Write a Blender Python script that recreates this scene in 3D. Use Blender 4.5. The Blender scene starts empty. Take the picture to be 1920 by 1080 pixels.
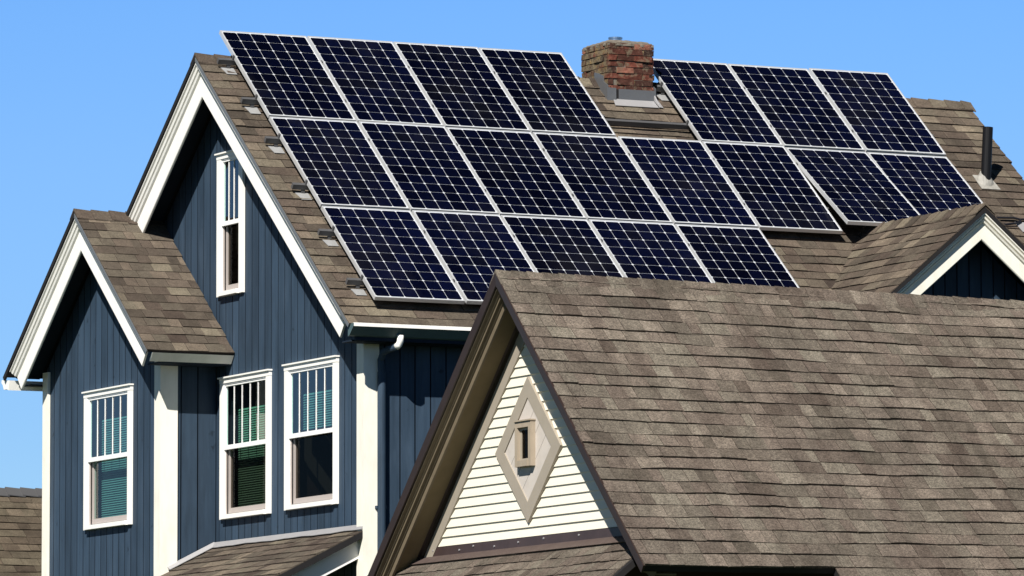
import bpy, bmesh, math, random
from mathutils import Vector, Matrix
rnd = random.Random(7)
C = bpy.context.scene.collection
H0 = 10.5                                   # height of the survey datum above the ground
TH = math.radians(39.13); TN = math.tan(TH); CS = math.cos(TH); SN = math.sin(TH)
SUN = Vector((-1.0, -1.0, 1.25)).normalized()   # towards the sun

# ------------------------------------------------------------------ materials
def nt(name):
    m = bpy.data.materials.new(name); m.use_nodes = True
    t = m.node_tree; b = t.nodes['Principled BSDF']
    return m, t, b
def N(t, k, **kw):
    n = t.nodes.new(k)
    for a, v in kw.items():
        if a in n.inputs: n.inputs[a].default_value = v
        else: setattr(n, a, v)
    return n
def coords(t, scale=(1, 1, 1)):
    tc = N(t, 'ShaderNodeTexCoord'); mp = N(t, 'ShaderNodeMapping'); mp.inputs['Scale'].default_value = scale
    t.links.new(tc.outputs['Object'], mp.inputs['Vector']); return mp.outputs['Vector']
def noise(t, vec, scale, detail=4, rough=.55):
    n = N(t, 'ShaderNodeTexNoise'); n.inputs['Scale'].default_value = scale
    n.inputs['Detail'].default_value = detail; n.inputs['Roughness'].default_value = rough
    t.links.new(vec, n.inputs['Vector']); return n.outputs['Fac']
def ramp(t, fac, stops):
    r = N(t, 'ShaderNodeValToRGB'); e = r.color_ramp.elements
    while len(e) < len(stops): e.new(.5)
    for i, (p, c) in enumerate(stops):
        e[i].position = p; e[i].color = (*c, 1) if len(c) == 3 else c
    t.links.new(fac, r.inputs['Fac']); return r.outputs['Color']
def mix(t, a, b, fac, mode='MIX'):
    m = N(t, 'ShaderNodeMix', data_type='RGBA', blend_type=mode)
    for s, v in ((m.inputs[6], a), (m.inputs[7], b), (m.inputs[0], fac)):
        if hasattr(v, 'is_linked') or hasattr(v, 'links'): t.links.new(v, s)
        else: s.default_value = (*v, 1) if isinstance(v, tuple) and len(v) == 3 else v
    return m.outputs[2]
def mathn(t, op, a, b=0.5):
    m = N(t, 'ShaderNodeMath', operation=op)
    for s, v in ((m.inputs[0], a), (m.inputs[1], b)):
        if hasattr(v, 'links'): t.links.new(v, s)
        else: s.default_value = v
    return m.outputs[0]
def bump(t, b, h, strength=.3, dist=.01):
    n = N(t, 'ShaderNodeBump'); n.inputs['Strength'].default_value = strength; n.inputs['Distance'].default_value = dist
    t.links.new(h, n.inputs['Height']); t.links.new(n.outputs['Normal'], b.inputs['Normal'])
def grey(v): return (v, v, v)

def paint(name, col, rough=.5, dirt=.12, scale=(3, 3, 3), dirtcol=None, spec=.3, streak=False, grain=.15):
    m, t, b = nt(name)
    v = coords(t, scale); f = noise(t, v, 3.0, 6, .6)
    v2 = coords(t, (26, 26, 1.6)); f2 = noise(t, v2, 1.0, 3)
    dc = dirtcol or tuple(c * .55 for c in col)
    k = ramp(t, f, [(.42, grey(0)), (.78, grey(1))])
    c1 = mix(t, col, dc, mathn(t, 'MULTIPLY', k, dirt * 3))
    if streak:
        k2 = ramp(t, f2, [(.35, grey(0)), (.72, grey(1))])
        c1 = mix(t, c1, tuple(min(1, c * 1.45) for c in col), mathn(t, 'MULTIPLY', k2, .5))
        a = N(t, 'ShaderNodeAttribute', attribute_name='tone')
        c1 = mix(t, c1, ramp(t, a.outputs['Fac'], [(0, grey(.72)), (1, grey(1.24))]), 1.0, 'MULTIPLY')
        vw = coords(t, (5, 5, .9)); fw_ = noise(t, vw, 1.0, 5, .65)
        c1 = mix(t, c1, tuple(c * 1.5 + .012 for c in col), mathn(t, 'MULTIPLY', ramp(t, fw_, [(.52, grey(0)), (.72, grey(1))]), .55))
        c1 = mix(t, c1, tuple(c * .55 for c in col), mathn(t, 'MULTIPLY', ramp(t, fw_, [(.28, grey(1)), (.45, grey(0))]), .6))
        v3 = coords(t, (7, 7, 7)); kn = noise(t, v3, 1.1, 2)
        c1 = mix(t, c1, tuple(c * .4 for c in col), ramp(t, kn, [(.70, grey(0)), (.76, grey(.8))]))
    t.links.new(c1, b.inputs['Base Color'])
    b.inputs['Roughness'].default_value = rough; b.inputs['Specular IOR Level'].default_value = spec
    bump(t, b, f2, grain, .004)
    return m

def shingle_mat(name, dark, mid, light, grain=.35, moss=0.0, stain=.5, streak=0.0, spots=0.0):
    m, t, b = nt(name)
    a = N(t, 'ShaderNodeAttribute', attribute_name='tone')
    base = ramp(t, a.outputs['Fac'], [(0, dark), (.5, mid), (1, light)])
    # laminated tabs alternate between a reddish and a greenish grey granule blend
    fr = mathn(t, 'FRACT', mathn(t, 'MULTIPLY', a.outputs['Fac'], 7.31), 0)
    base = mix(t, base, ramp(t, fr, [(.2, (1.025, .985, .985)), (.8, (.985, 1.01, .99))]), 1.0, 'MULTIPLY')
    v = coords(t)
    g = noise(t, v, 130, 2, .7); big = noise(t, v, 1.3, 5, .6); med = noise(t, v, 9, 4, .65)
    base = mix(t, base, ramp(t, g, [(.3, grey(1 - grain)), (.7, grey(1 + grain))]), 1.0, 'MULTIPLY')
    base = mix(t, base, ramp(t, med, [(.3, grey(.72)), (.7, grey(1.2))]), .75, 'MULTIPLY')
    base = mix(t, base, ramp(t, big, [(.32, (.68, .66, .66)), (.62, (1.06, 1.05, 1.03))]), stain, 'MULTIPLY')
    g2 = noise(t, v, 55, 2, .6)
    base = mix(t, base, ramp(t, g2, [(.32, grey(1 - grain * .7)), (.68, grey(1 + grain * .7))]), 1.0, 'MULTIPLY')
    if streak:
        vs = coords(t, (5.5, .55, .55))
        base = mix(t, base, ramp(t, noise(t, vs, 1.0, 4, .6), [(.30, (.70, .67, .66)), (.60, (1.06, 1.06, 1.05))]), streak, 'MULTIPLY')
    if spots:
        base = mix(t, base, (.42, .41, .38), mathn(t, 'MULTIPLY', ramp(t, noise(t, v, 19, 1), [(.775, grey(0)), (.80, grey(1))]), spots))
    if moss:
        k = ramp(t, noise(t, v, 5, 5, .7), [(.60, grey(0)), (.72, grey(1))])
        base = mix(t, base, (.07, .075, .035), mathn(t, 'MULTIPLY', k, moss))
    t.links.new(base, b.inputs['Base Color'])
    b.inputs['Roughness'].default_value = .95; b.inputs['Specular IOR Level'].default_value = .15
    bump(t, b, g, .5, .004)
    return m

def metal(name, col, rough=.35, metallic=1.0, mottle=.25):
    m, t, b = nt(name)
    v = coords(t, (4, 4, 4)); f = noise(t, v, 3, 5)
    t.links.new(mix(t, col, tuple(c * .6 for c in col), mathn(t, 'MULTIPLY', f, mottle * 2)), b.inputs['Base Color'])
    b.inputs['Roughness'].default_value = rough; b.inputs['Metallic'].default_value = metallic
    return m

def glass_mat(name, tint, refl):
    m, t, b = nt(name)
    t.nodes.remove(b)
    out = t.nodes['Material Output']
    tr = N(t, 'ShaderNodeBsdfTransparent'); tr.inputs['Color'].default_value = (*tint, 1)
    gl = N(t, 'ShaderNodeBsdfGlossy'); gl.inputs['Roughness'].default_value = .015
    v = coords(t); f = noise(t, v, 2.2, 2)
    bp = N(t, 'ShaderNodeBump'); bp.inputs['Strength'].default_value = .25; bp.inputs['Distance'].default_value = .004
    t.links.new(f, bp.inputs['Height']); t.links.new(bp.outputs['Normal'], gl.inputs['Normal'])
    fr = N(t, 'ShaderNodeFresnel'); fr.inputs['IOR'].default_value = 1.5
    mx = N(t, 'ShaderNodeMixShader')
    ge = N(t, 'ShaderNodeNewGeometry')
    t.links.new(mathn(t, 'MULTIPLY', mathn(t, 'MULTIPLY', fr.outputs[0], refl), mathn(t, 'SUBTRACT', 1.0, ge.outputs['Backfacing'])), mx.inputs[0])
    t.links.new(tr.outputs[0], mx.inputs[1]); t.links.new(gl.outputs[0], mx.inputs[2])
    t.links.new(mx.outputs[0], out.inputs['Surface'])
    return m

def cell_mat():
    m, t, b = nt('solar_cell_blue')
    v = coords(t); a = N(t, 'ShaderNodeAttribute', attribute_name='tone')
    base = ramp(t, a.outputs['Fac'], [(0, (.0007, .0010, .0042)), (1, (.0012, .0019, .0095))])
    f = noise(t, v, 30, 4)
    base = mix(t, base, ramp(t, f, [(.3, grey(.7)), (.75, grey(1.5))]), 1.0, 'MULTIPLY')
    k = ramp(t, noise(t, v, 8.5, 1), [(.800, grey(0)), (.83, grey(1))])
    base = mix(t, base, (.25, .26, .27), mathn(t, 'MULTIPLY', k, .6))
    oi = N(t, 'ShaderNodeObjectInfo')
    base = mix(t, base, ramp(t, oi.outputs['Random'], [(0, grey(.75)), (1, (1.2, 1.25, 1.35))]), 1.0, 'MULTIPLY')
    gm = N(t, 'ShaderNodeNewGeometry'); du = noise(t, gm.outputs['Position'], 1.1, 5, .65)
    base = mix(t, base, (.030, .030, .032), mathn(t, 'MULTIPLY', ramp(t, du, [(.48, grey(0)), (.75, grey(1))]), .16))
    t.links.new(base, b.inputs['Base Color'])
    b.inputs['Roughness'].default_value = .16; b.inputs['Specular IOR Level'].default_value = .07
    return m

def brick_mat():
    m, t, b = nt('old_brick')
    a = N(t, 'ShaderNodeAttribute', attribute_name='tone')
    base = ramp(t, a.outputs['Fac'], [(0, (.030, .021, .018)), (.4, (.066, .028, .021)), (.78, (.125, .038, .026)), (1, (.24, .10, .07))])
    v = coords(t); f = noise(t, v, 26, 6, .7); g = noise(t, v, 9, 5, .65)
    base = mix(t, base, ramp(t, f, [(.3, grey(.45)), (.72, grey(1.45))]), 1.0, 'MULTIPLY')
    # lichen on the weather side and around the top courses
    geo = N(t, 'ShaderNodeNewGeometry'); sx = N(t, 'ShaderNodeSeparateXYZ'); t.links.new(geo.outputs['True Normal'], sx.inputs[0])
    side = ramp(t, mathn(t, 'MULTIPLY', sx.outputs[0], -1.0), [(.3, grey(0)), (.7, grey(1))])
    k = ramp(t, g, [(.38, grey(0)), (.58, grey(1))])
    base = mix(t, base, ramp(t, f, [(.33, (.060, .050, .034)), (.50, (.150, .122, .078)), (.68, (.26, .165, .045))]), mathn(t, 'MULTIPLY', mathn(t, 'MULTIPLY', k, side), .9))
    k2 = ramp(t, noise(t, v, 13, 5, .7), [(.51, grey(0)), (.62, grey(1))])
    base = mix(t, base, (.13, .11, .075), mathn(t, 'MULTIPLY', k2, .75))
    t.links.new(base, b.inputs['Base Color']); b.inputs['Roughness'].default_value = .95
    b.inputs['Specular IOR Level'].default_value = .15
    bump(t, b, f, .8, .012)
    return m

M = {}
M['shingle'] = shingle_mat('shingle_blend', (.045, .036, .030), (.092, .075, .060), (.166, .141, .107), .36, .12, .5, .4)
M['shingle_bay'] = shingle_mat('shingle_blend_clean', (.050, .039, .032), (.086, .071, .057), (.150, .127, .097), .28, 0, .35)
M['shingle_old'] = shingle_mat('shingle_weathered', (.076, .063, .052), (.117, .099, .083), (.160, .140, .116), .50, .04, .6, .9, 0)
M['shingle_far'] = shingle_mat('shingle_far', (.055, .045, .034), (.085, .070, .052), (.125, .105, .078), .3, .1, .9)
M['roof_edge'] = paint('roof_edge_dark', (.012, .011, .012), .8, .2)
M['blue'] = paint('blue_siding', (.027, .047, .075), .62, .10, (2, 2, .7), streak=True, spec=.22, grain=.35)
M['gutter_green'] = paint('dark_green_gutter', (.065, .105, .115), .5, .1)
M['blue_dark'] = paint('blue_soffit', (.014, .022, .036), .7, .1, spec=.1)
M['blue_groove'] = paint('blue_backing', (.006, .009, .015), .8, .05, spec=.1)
M['white'] = paint('white_trim', (.80, .79, .755), .45, .05, (3, 3, 1), (.55, .52, .44))
M['cream_trim'] = paint('cream_trim', (.78, .755, .67), .5, .10, (3, 3, 1), (.45, .42, .33))
M['vinyl'] = paint('white_vinyl', (.82, .82, .81), .35, .03)
M['sash'] = paint('grey_sash', (.36, .32, .30), .5, .05)
M['clap'] = paint('cream_clapboard', (.75, .71, .595), .5, .05, (.5, .5, 5), (.58, .54, .44))
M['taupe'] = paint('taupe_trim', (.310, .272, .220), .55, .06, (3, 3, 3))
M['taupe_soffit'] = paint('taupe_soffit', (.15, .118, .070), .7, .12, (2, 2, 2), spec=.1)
M['fascia_brown'] = paint('fascia_brown', (.150, .120, .082), .6, .15, (2, 2, 2), spec=.15)
M['pale_panel'] = paint('pale_panel', (.50, .455, .41), .55, .08, (4, 4, 4))
M['bare_wood'] = paint('weathered_wood', (.33, .275, .21), .7, .15, (6, 6, 1.5))
M['brown_edge'] = paint('brown_drip_edge', (.030, .019, .017), .45, .15)
M['brown_flash'] = paint('brown_flashing', (.055, .036, .034), .4, .2, (2, 2, 2))
M['brown_flash_top'] = paint('brown_flashing_sun', (.085, .062, .055), .6, .2, (2, 2, 2))  # lighter copy of the flashing brown, sunlight put into the colour
M['alu'] = metal('anodised_aluminium', (.72, .73, .74), .38, .55, .12)
M['galv'] = metal('galvanised_flashing', (.135, .14, .15), .5, .35, .3)
M['boot'] = paint('pale_boot', (.30, .29, .265), .6, .3, (6, 6, 6))
M['galv2'] = metal('grey_foot_flashing', (.34, .345, .35), .55, .2, .3)
M['lightgalv'] = metal('bright_flashing', (.36, .355, .365), .5, .25, .2)
M['drip'] = metal('grey_drip_edge', (.16, .175, .19), .55, .3, .2)
M['rail'] = metal('dark_rail', (.12, .12, .125), .5, .4, .2)
M['steel'] = metal('steel_flue', (.55, .58, .60), .25, 1.0, .2)
M['black_pipe'] = paint('black_pipe', (.007, .007, .008), .45, .05, spec=.18)
M['back'] = paint('white_backsheet', (.50, .52, .56), .3, .02)
M['cell'] = cell_mat()
M['brick'] = brick_mat()
M['mortar'] = paint('old_mortar', (.16, .14, .115), .95, .3, (9, 9, 9))
M['glass_up'] = glass_mat('glass_upper', (.84, .95, .93), 1.6)
M['glass_low'] = glass_mat('glass_lower', (.60, .585, .56), .14)
M['glass_mid'] = glass_mat('glass_middle', (.80, .90, .88), .9)
M['blind'] = paint('green_blind', (.115, .245, .175), .5, .1, (3, 3, 20))
M['blind_teal'] = paint('teal_blind', (.095, .205, .205), .5, .1, (3, 3, 20))
M['curtain'] = paint('grey_curtain', (.5, .52, .5), .8, .1)
M['interior'] = paint('dark_room', (.018, .017, .016), .9, .1, spec=.05)
M['cable'] = paint('black_cable', (.012, .012, .016), .4, .05)

def ground_mat():
    m, t, b = nt('lawn'); v = coords(t)
    f = noise(t, v, 1.4, 6, .7)
    t.links.new(ramp(t, f, [(.3, (.030, .045, .014)), (.7, (.060, .075, .025))]), b.inputs['Base Color'])
    b.inputs['Roughness'].default_value = .95; b.inputs['Specular IOR Level'].default_value = .1
    bump(t, b, noise(t, v, 40, 4), .8, .03); return m
M['ground'] = ground_mat()

# ------------------------------------------------------------------ mesh builder (datum coordinates, z up)
class MB:
    def __init__(s): s.v = []; s.f = []; s.t = []; s.m = []
    def face(s, pts, tone=.5, mi=0):
        i = len(s.v); s.v += [Vector(p) for p in pts]; s.f.append(tuple(range(i, i + len(pts)))); s.t.append(tone); s.m.append(mi)
    def hexa(s, p, tone=.5, mi=0, skip=()):       # p: 8 points, bottom ring then top ring
        for k, q in enumerate(((3, 2, 1, 0), (4, 5, 6, 7), (0, 1, 5, 4), (1, 2, 6, 5), (2, 3, 7, 6), (3, 0, 4, 7))):
            if k not in skip: s.face([p[j] for j in q], tone, mi)
    def box(s, x0, x1, y0, y1, z0, z1, tone=.5, mi=0):
        s.hexa([(x0, y0, z0), (x1, y0, z0), (x1, y1, z0), (x0, y1, z0), (x0, y0, z1), (x1, y0, z1), (x1, y1, z1), (x0, y1, z1)], tone, mi)
    def prism(s, pts, ext, tone=.5, mi=0, smi=None):        # planar polygon extruded by a vector; smi = material of the sides
        a = [Vector(p) for p in pts]; e = Vector(ext); b = [p + e for p in a]; n = len(a)
        s.face(a[::-1], tone, mi); s.face(b, tone, mi)
        for k in range(n): s.face([a[k], a[(k + 1) % n], b[(k + 1) % n], b[k]], tone, mi if smi is None else smi)
    def loft(s, rings, tone=.5, mi=0, caps=True):
        n = len(rings[0])
        for r0, r1 in zip(rings, rings[1:]):
            for k in range(n): s.face([r0[k], r0[(k + 1) % n], r1[(k + 1) % n], r1[k]], tone, mi)
        if caps: s.face(list(rings[0])[::-1], tone, mi); s.face(rings[-1], tone, mi)
    def tube(s, path, r, n=14, tone=.5, mi=0, flat=1.0):
        path = [Vector(p) for p in path]; rings = []
        for i, p in enumerate(path):
            d = (path[min(i + 1, len(path) - 1)] - path[max(i - 1, 0)]).normalized()
            a = d.cross(Vector((0, 0, 1)) if abs(d.z) < .9 else Vector((0, 1, 0))).normalized(); b = d.cross(a)
            rr = r[i] if isinstance(r, (list, tuple)) else r
            rings.append([p + a * rr * math.cos(2 * math.pi * k / n) + b * rr * flat * math.sin(2 * math.pi * k / n) for k in range(n)])
        s.loft(rings, tone, mi)
    def build(s, name, mats, parent=None, smooth=False, local=False, weld=True):
        off = Vector((0, 0, 0))
        if not local:
            off = Vector((0, 0, H0))
            q = parent
            while q is not None: off = off - q.location; q = q.parent
        me = bpy.data.meshes.new(name)
        me.from_pydata([tuple(p + off) for p in s.v], [], s.f)
        for m in (mats if isinstance(mats, (list, tuple)) else [mats]): me.materials.append(m)
        me.polygons.foreach_set('material_index', s.m)
        at = me.attributes.new('tone', 'FLOAT', 'FACE'); at.data.foreach_set('value', s.t)
        bm = bmesh.new(); bm.from_mesh(me)
        if weld: bmesh.ops.remove_doubles(bm, verts=bm.verts, dist=1e-5)
        bmesh.ops.recalc_face_normals(bm, faces=bm.faces)
        bm.to_mesh(me); bm.free()
        if smooth:
            for p in me.polygons: p.use_smooth = True
        o = bpy.data.objects.new(name, me); C.objects.link(o); o.parent = parent
        return o

def tag(o, label=None, cat=None, group=None, kind=None):
    if label: o['label'] = label
    if cat: o['category'] = cat
    if group: o['group'] = group
    if kind: o['kind'] = kind
    return o
def thing(name, label, cat, loc, group=None, rot=(0, 0, 0)):
    o = bpy.data.objects.new(name, None); C.objects.link(o)
    o.location = (loc[0], loc[1], loc[2]); o.rotation_euler = rot; o.empty_display_size = .3
    return tag(o, label, cat, group)

# ------------------------------------------------------------------ shingles, ridge caps, rakes, siding, windows
def shingles(mb, pos, L, S, exp=.149, wr=(.13, .31), lift=.012, wav=.004, rough=.3, r=rnd, mi=0, s0=0.0, tone_mid=.5):
    """pos(u, s, h) -> point; courses are laid from the eave (s=S) up to s0."""
    n = int(math.ceil((S - s0) / exp))
    for k in range(n):
        sb = S - k * exp
        ph = [r.uniform(0, 6.28) for _ in range(4)]; cj = r.uniform(-.004, .004) if k else 0
        def w(u): return cj + wav * (math.sin(u * 2.1 + ph[0]) + .7 * math.sin(u * 5.3 + ph[1]) + .4 * math.sin(u * 13 + ph[2])) * (1 if k else .4)
        def lf(u): return lift * (1 + .35 * math.sin(u * 3.1 + ph[3]) + .2 * math.sin(u * 11 + ph[1]))
        u = -r.uniform(0, .1); prev = .5
        while u < L:
            wd = r.uniform(*wr); u1 = u + wd
            if L - u1 < .04: u1 = L
            a, b = max(u, 0), min(u1, L)
            tone = min(1, max(0, tone_mid + r.gauss(0, rough)))
            if r.random() < .25: tone = (tone + prev) / 2
            prev = tone
            ex = r.choice((-.003, 0, 0, .003)); bj = r.uniform(-.0042, .0042)
            st = max(sb - exp - .012, s0 - .001)
            hA, hB = lf(a) + ex, lf(b) + ex
            A = pos(a, st, .0015); B = pos(b, st, .0015); Cc = pos(b, sb + w(b) + bj, hB); D = pos(a, sb + w(a) + bj, hA)
            A0 = pos(a, st, -.004); B0 = pos(b, st, -.004); C0 = pos(b, sb + w(b) + bj, -.004); D0 = pos(a, sb + w(a) + bj, -.004)
            g = .002
            if r.random() < .75 and b - a > .06:                # an open joint beside this tab
                jn = (b - .0062 - a) / (b - a); B = A.lerp(B, jn); Cc = D.lerp(Cc, jn); B0 = A0.lerp(B0, jn); C0 = D0.lerp(C0, jn)
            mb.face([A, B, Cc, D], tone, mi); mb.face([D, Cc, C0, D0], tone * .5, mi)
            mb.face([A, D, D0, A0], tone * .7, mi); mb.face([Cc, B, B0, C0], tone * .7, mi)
            u = u1
def caps(mb, p0, d, L, sl, sr, w=.15, exp=.17, lift=.022, r=rnd, rough=.22, mi=0):
    d = Vector(d).normalized(); sl = Vector(sl).normalized(); sr = Vector(sr).normalized(); up = (-(sl + sr)).normalized()
    u = 0
    while u < L:
        e = min(exp, L - u) + .03; j = r.uniform(-.004, .004); tone = min(1, max(0, .5 + r.gauss(0, rough)))
        a = Vector(p0) + d * u; b = Vector(p0) + d * (u + e)
        ha, hb = lift + r.uniform(0, .004), lift * .55
        ring = []
        for q, h in ((a, ha), (b, hb)):
            ring.append([q + sl * (w + j) + up * (h - .004), q + sl * .03 + up * (h + .006), q + up * (h + .012), q + sr * .03 + up * (h + .006), q + sr * (w + j) + up * (h - .004),
                         q + sr * (w + j) + up * (h - .016), q + up * (h - .016), q + sl * (w + j) + up * (h - .016)])
        mb.loft(ring, tone, mi)
        u += exp * r.uniform(.94, 1.06)

MX = lambda y0: (lambda a, b, z: (a, y0 + b, z))           # gable facing -X: a = x, b along y
MYm = lambda x0: (lambda a, b, z: (x0 + b, a, z))          # gable facing -Y: a = y, b along x

def rake(mb, mp, zr, tn, b1, prof, side, tone=.5, mi=0, b0=0.0):
    """profile (a, d): a = depth coordinate, d = distance under the roof surface; swept from the ridge down one side."""
    cs = math.cos(math.atan(tn)); rings = []
    sn = tn * cs
    rings.append([mp(a, side * b0, zr - tn * b0 - d / cs) for a, d in prof])
    rings.append([mp(a, side * (b1 - d * sn), zr - tn * b1 - d * cs) for a, d in prof])      # squared off at the foot
    mb.loft(rings, tone, mi)
def slab(mb, mp, zr, tn, b1, a0, a1, d0, d1, side, mi=0, b0=0.0):
    rake(mb, mp, zr, tn, b1, [(a0, d0), (a1, d0), (a1, d1), (a0, d1)], side, .5, mi, b0)

def siding(mb, mp, a, b0, b1, zt, zb, holes=(), w=.165, gap=.013, th=.018, r=rnd, back=1):
    """vertical boards with open grooves; zt(b) gives the top; holes are (b0, b1, z0, z1)."""
    edges = []; b = b0
    cuts = sorted({h[0] for h in holes} | {h[1] for h in holes})
    def open_spans(mid):                          # the runs of wall left between the openings at this board
        out = []; z = zb
        for h in sorted((h for h in holes if h[0] < mid < h[1]), key=lambda h: h[2]):
            out.append((z, h[2])); z = h[3]
        return out + [(z, None)]
    while b < b1 - 1e-4:
        e = min(b + w * r.uniform(.97, 1.03), b1)
        if b1 - e < .03: e = b1
        edges.append((b, e)); b = e
    for s, e in edges:
        s2 = s + gap / 2; e2 = e - gap / 2; tone = min(1, max(0, .5 + r.gauss(0, .25)))
        segs = [s2] + [c for c in cuts if s2 < c < e2] + [e2]
        for p, q in zip(segs, segs[1:]):
            for z0, z1 in open_spans((p + q) / 2):
                if z1 is None:
                    bb = [p, q]
                    if min(p, q) < 0 < max(p, q): bb = [p, 0, q]
                    top = [zt(x) for x in bb]
                    if max(top) <= z0: continue
                    top = [max(z, z0 + .001) for z in top]
                else:
                    bb = [p, q]; top = [z1, z1]
                poly = [mp(a, bb[0], z0), mp(a, bb[-1], z0)] + [mp(a, x, z) for x, z in list(zip(bb, top))[::-1]]
                o = Vector(mp(a - th, 0, 0)) - Vector(mp(a, 0, 0))
                mb.prism(poly, o, tone, 0, back)  # board edges coloured near black to put shade in the grooves
    # sheathing behind the boards, with the same openings
    ws = sorted({b0, b1, 0 if b0 < 0 < b1 else b0} | set(cuts))
    ws = [x for x in ws if b0 <= x <= b1]
    for p, q in zip(ws, ws[1:]):
        for z0, z1 in open_spans((p + q) / 2):
            t0, t1 = (zt(p), zt(q)) if z1 is None else (z1, z1)
            t0 = max(t0, z0 + .001); t1 = max(t1, z0 + .001)
            o = Vector(mp(a + .10, 0, 0)) - Vector(mp(a + .002, 0, 0))
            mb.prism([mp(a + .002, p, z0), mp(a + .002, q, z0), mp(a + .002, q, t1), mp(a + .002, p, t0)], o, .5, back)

def mbox(mb, mp, a0, a1, b0, b1, z0, z1, tone=.5, mi=0):
    p = [mp(a0, b0, z0), mp(a1, b0, z0), mp(a1, b1, z0), mp(a0, b1, z0), mp(a0, b0, z1), mp(a1, b0, z1), mp(a1, b1, z1), mp(a0, b1, z1)]
    mb.hexa(p, tone, mi)

def window(root, mp, a, b0, b1, z0, z1, lights, up_blind=None, low_blind=None, cas=.082, up_top=.55, blind_mat='blind', curtain=False, low_glass='glass_low', label=None, cracked=False):
    """double-hung window; outer size b0..b1, z0..z1; a = wall face (outside is a minus)."""
    mb = MB(); f = a - .024 - .026; hd = .066
    mbox(mb, mp, f, a, b0, b0 + cas, z0, z1 - hd); mbox(mb, mp, f, a, b1 - cas, b1, z0, z1 - hd)
    mbox(mb, mp, f - .003, a, b0 - .003, b1 + .003, z1 - hd, z1 - .016)
    mbox(mb, mp, f - .022, a, b0 - .015, b1 + .015, z1 - .016, z1)
    w = mb.build('window', M['white'], root)
    if label: w['label'] = label
    i0, i1, j0, j1 = b0 + cas, b1 - cas, z0 + .055, z1 - hd
    mb = MB()                                                  # sloped sill
    mb.hexa([mp(f - .03, i0, z0), mp(a + .06, i0, z0 - .004), mp(a + .06, i1, z0 - .004), mp(f - .03, i1, z0),
             mp(f - .03, i0, z0 + .045), mp(a + .06, i0, j0), mp(a + .06, i1, j0), mp(f - .03, i1, z0 + .045)])
    mb.build('sill', M['white'], w)
    zm = (j0 + j1) / 2 + .01
    fr = .014
    mb = MB(); g = a - .043
    for p_, q_ in ((i0, i0 + fr), (i1 - fr, i1)):
        mbox(mb, mp, g, a - .002, p_, q_, j0, j1)
    mbox(mb, mp, g, a - .002, i0 + fr, i1 - fr, j1 - fr, j1)
    mb.build('frame', M['vinyl'], w)
    x0, x1, y1 = i0 + fr, i1 - fr, j1 - fr
    mb = MB(); st = .024; rh = .023                            # upper sash, near the outside
    mbox(mb, mp, a - .036, a - .006, x0, x0 + st, zm, y1); mbox(mb, mp, a - .036, a - .006, x1 - st, x1, zm, y1)
    mbox(mb, mp, a - .036, a - .006, x0 + st, x1 - st, y1 - .020, y1)
    mbox(mb, mp, a - .042, a - .006, x0, x1, zm - rh, zm + rh)
    mb.build('upper_sash', M['vinyl'], w)
    mb = MB(); mbox(mb, mp, a - .022, a - .018, x0 + st, x1 - st, zm + rh, y1 - .020)
    mb.build('pane', M['glass_up'], w)
    for k in range(1, lights):
        c = x0 + st + (x1 - x0 - 2 * st) * k / lights
        mb = MB(); mbox(mb, mp, a - .030, a - .023, c - .0042, c + .0042, zm + rh, y1 - .020)
        mb.build('muntin', M['vinyl'], w)
    mb = MB(); lo = a + .004; st2 = .034                       # lower sash, set further in
    mbox(mb, mp, lo, lo + .035, x0 + .014, x0 + .014 + st2, j0 + .006, zm - rh - .001); mbox(mb, mp, lo, lo + .035, x1 - .014 - st2, x1 - .014, j0 + .006, zm - rh - .001)
    mbox(mb, mp, lo, lo + .035, x0 + .014 + st2, x1 - .014 - st2, j0 + .006, j0 + .060)
    mbox(mb, mp, a - .022, a - .008, x0, x0 + .012, j0, zm - rh - .001); mbox(mb, mp, a - .022, a - .008, x1 - .012, x1, j0, zm - rh - .001)
    mb.build('lower_sash', M['sash'], w)
    mb = MB(); mbox(mb, mp, lo + .015, lo + .019, x0 + .014 + st2, x1 - .014 - st2, j0 + .060, zm - rh - .001)
    mb.build('pane', M[low_glass], w)
    if up_blind or low_blind:                                  # slatted blind behind the glass
        mb = MB(); zt = zm + (y1 - zm) * (up_blind or 0); zb = j0 + .1 if low_blind is None else j0 + (zm - j0) * low_blind
        z = zt
        while z > zb:
            mb.hexa([mp(a + .105, x0 + .03, z - .022), mp(a + .118, x0 + .03, z - .003), mp(a + .118, x1 - .03, z - .003), mp(a + .105, x1 - .03, z - .022),
                     mp(a + .106, x0 + .03, z - .021), mp(a + .119, x0 + .03, z - .001), mp(a + .119, x1 - .03, z - .001), mp(a + .106, x1 - .03, z - .021)], rnd.random())
            z -= .0245
        mb.build('blind', M[blind_mat], w)
    if curtain:
        mb = MB(); n = 8
        for k in range(n):
            c0 = i0 + fr + .20 * k / n; c1 = i0 + fr + .20 * (k + 1) / n; d0 = .14 + .02 * (k % 2); d1 = .14 + .02 * ((k + 1) % 2)
            sk = -.06 * k / n
            mb.hexa([mp(a + d0, c0, zm - .1), mp(a + d1, c1, zm - .1), mp(a + d1 + .004, c1, zm - .1), mp(a + d0 + .004, c0, zm - .1),
                     mp(a + d0, c0, y1 - .18), mp(a + d1, c1, y1 - .26), mp(a + d1 + .004, c1, y1 - .26), mp(a + d0 + .004, c0, y1 - .18)])
        mb.build('curtain', M['curtain'], w)
    mb = MB()                                                  # the dark room behind
    e = a + .102; dp = a + .75; q = .05
    mbox(mb, mp, dp, dp + .02, b0 - q, b1 + q, z0 - q, z1 + q)
    mbox(mb, mp, e, dp, b0 - q - .02, b0 - q, z0 - q, z1 + q); mbox(mb, mp, e, dp, b1 + q, b1 + q + .02, z0 - q, z1 + q)
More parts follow.
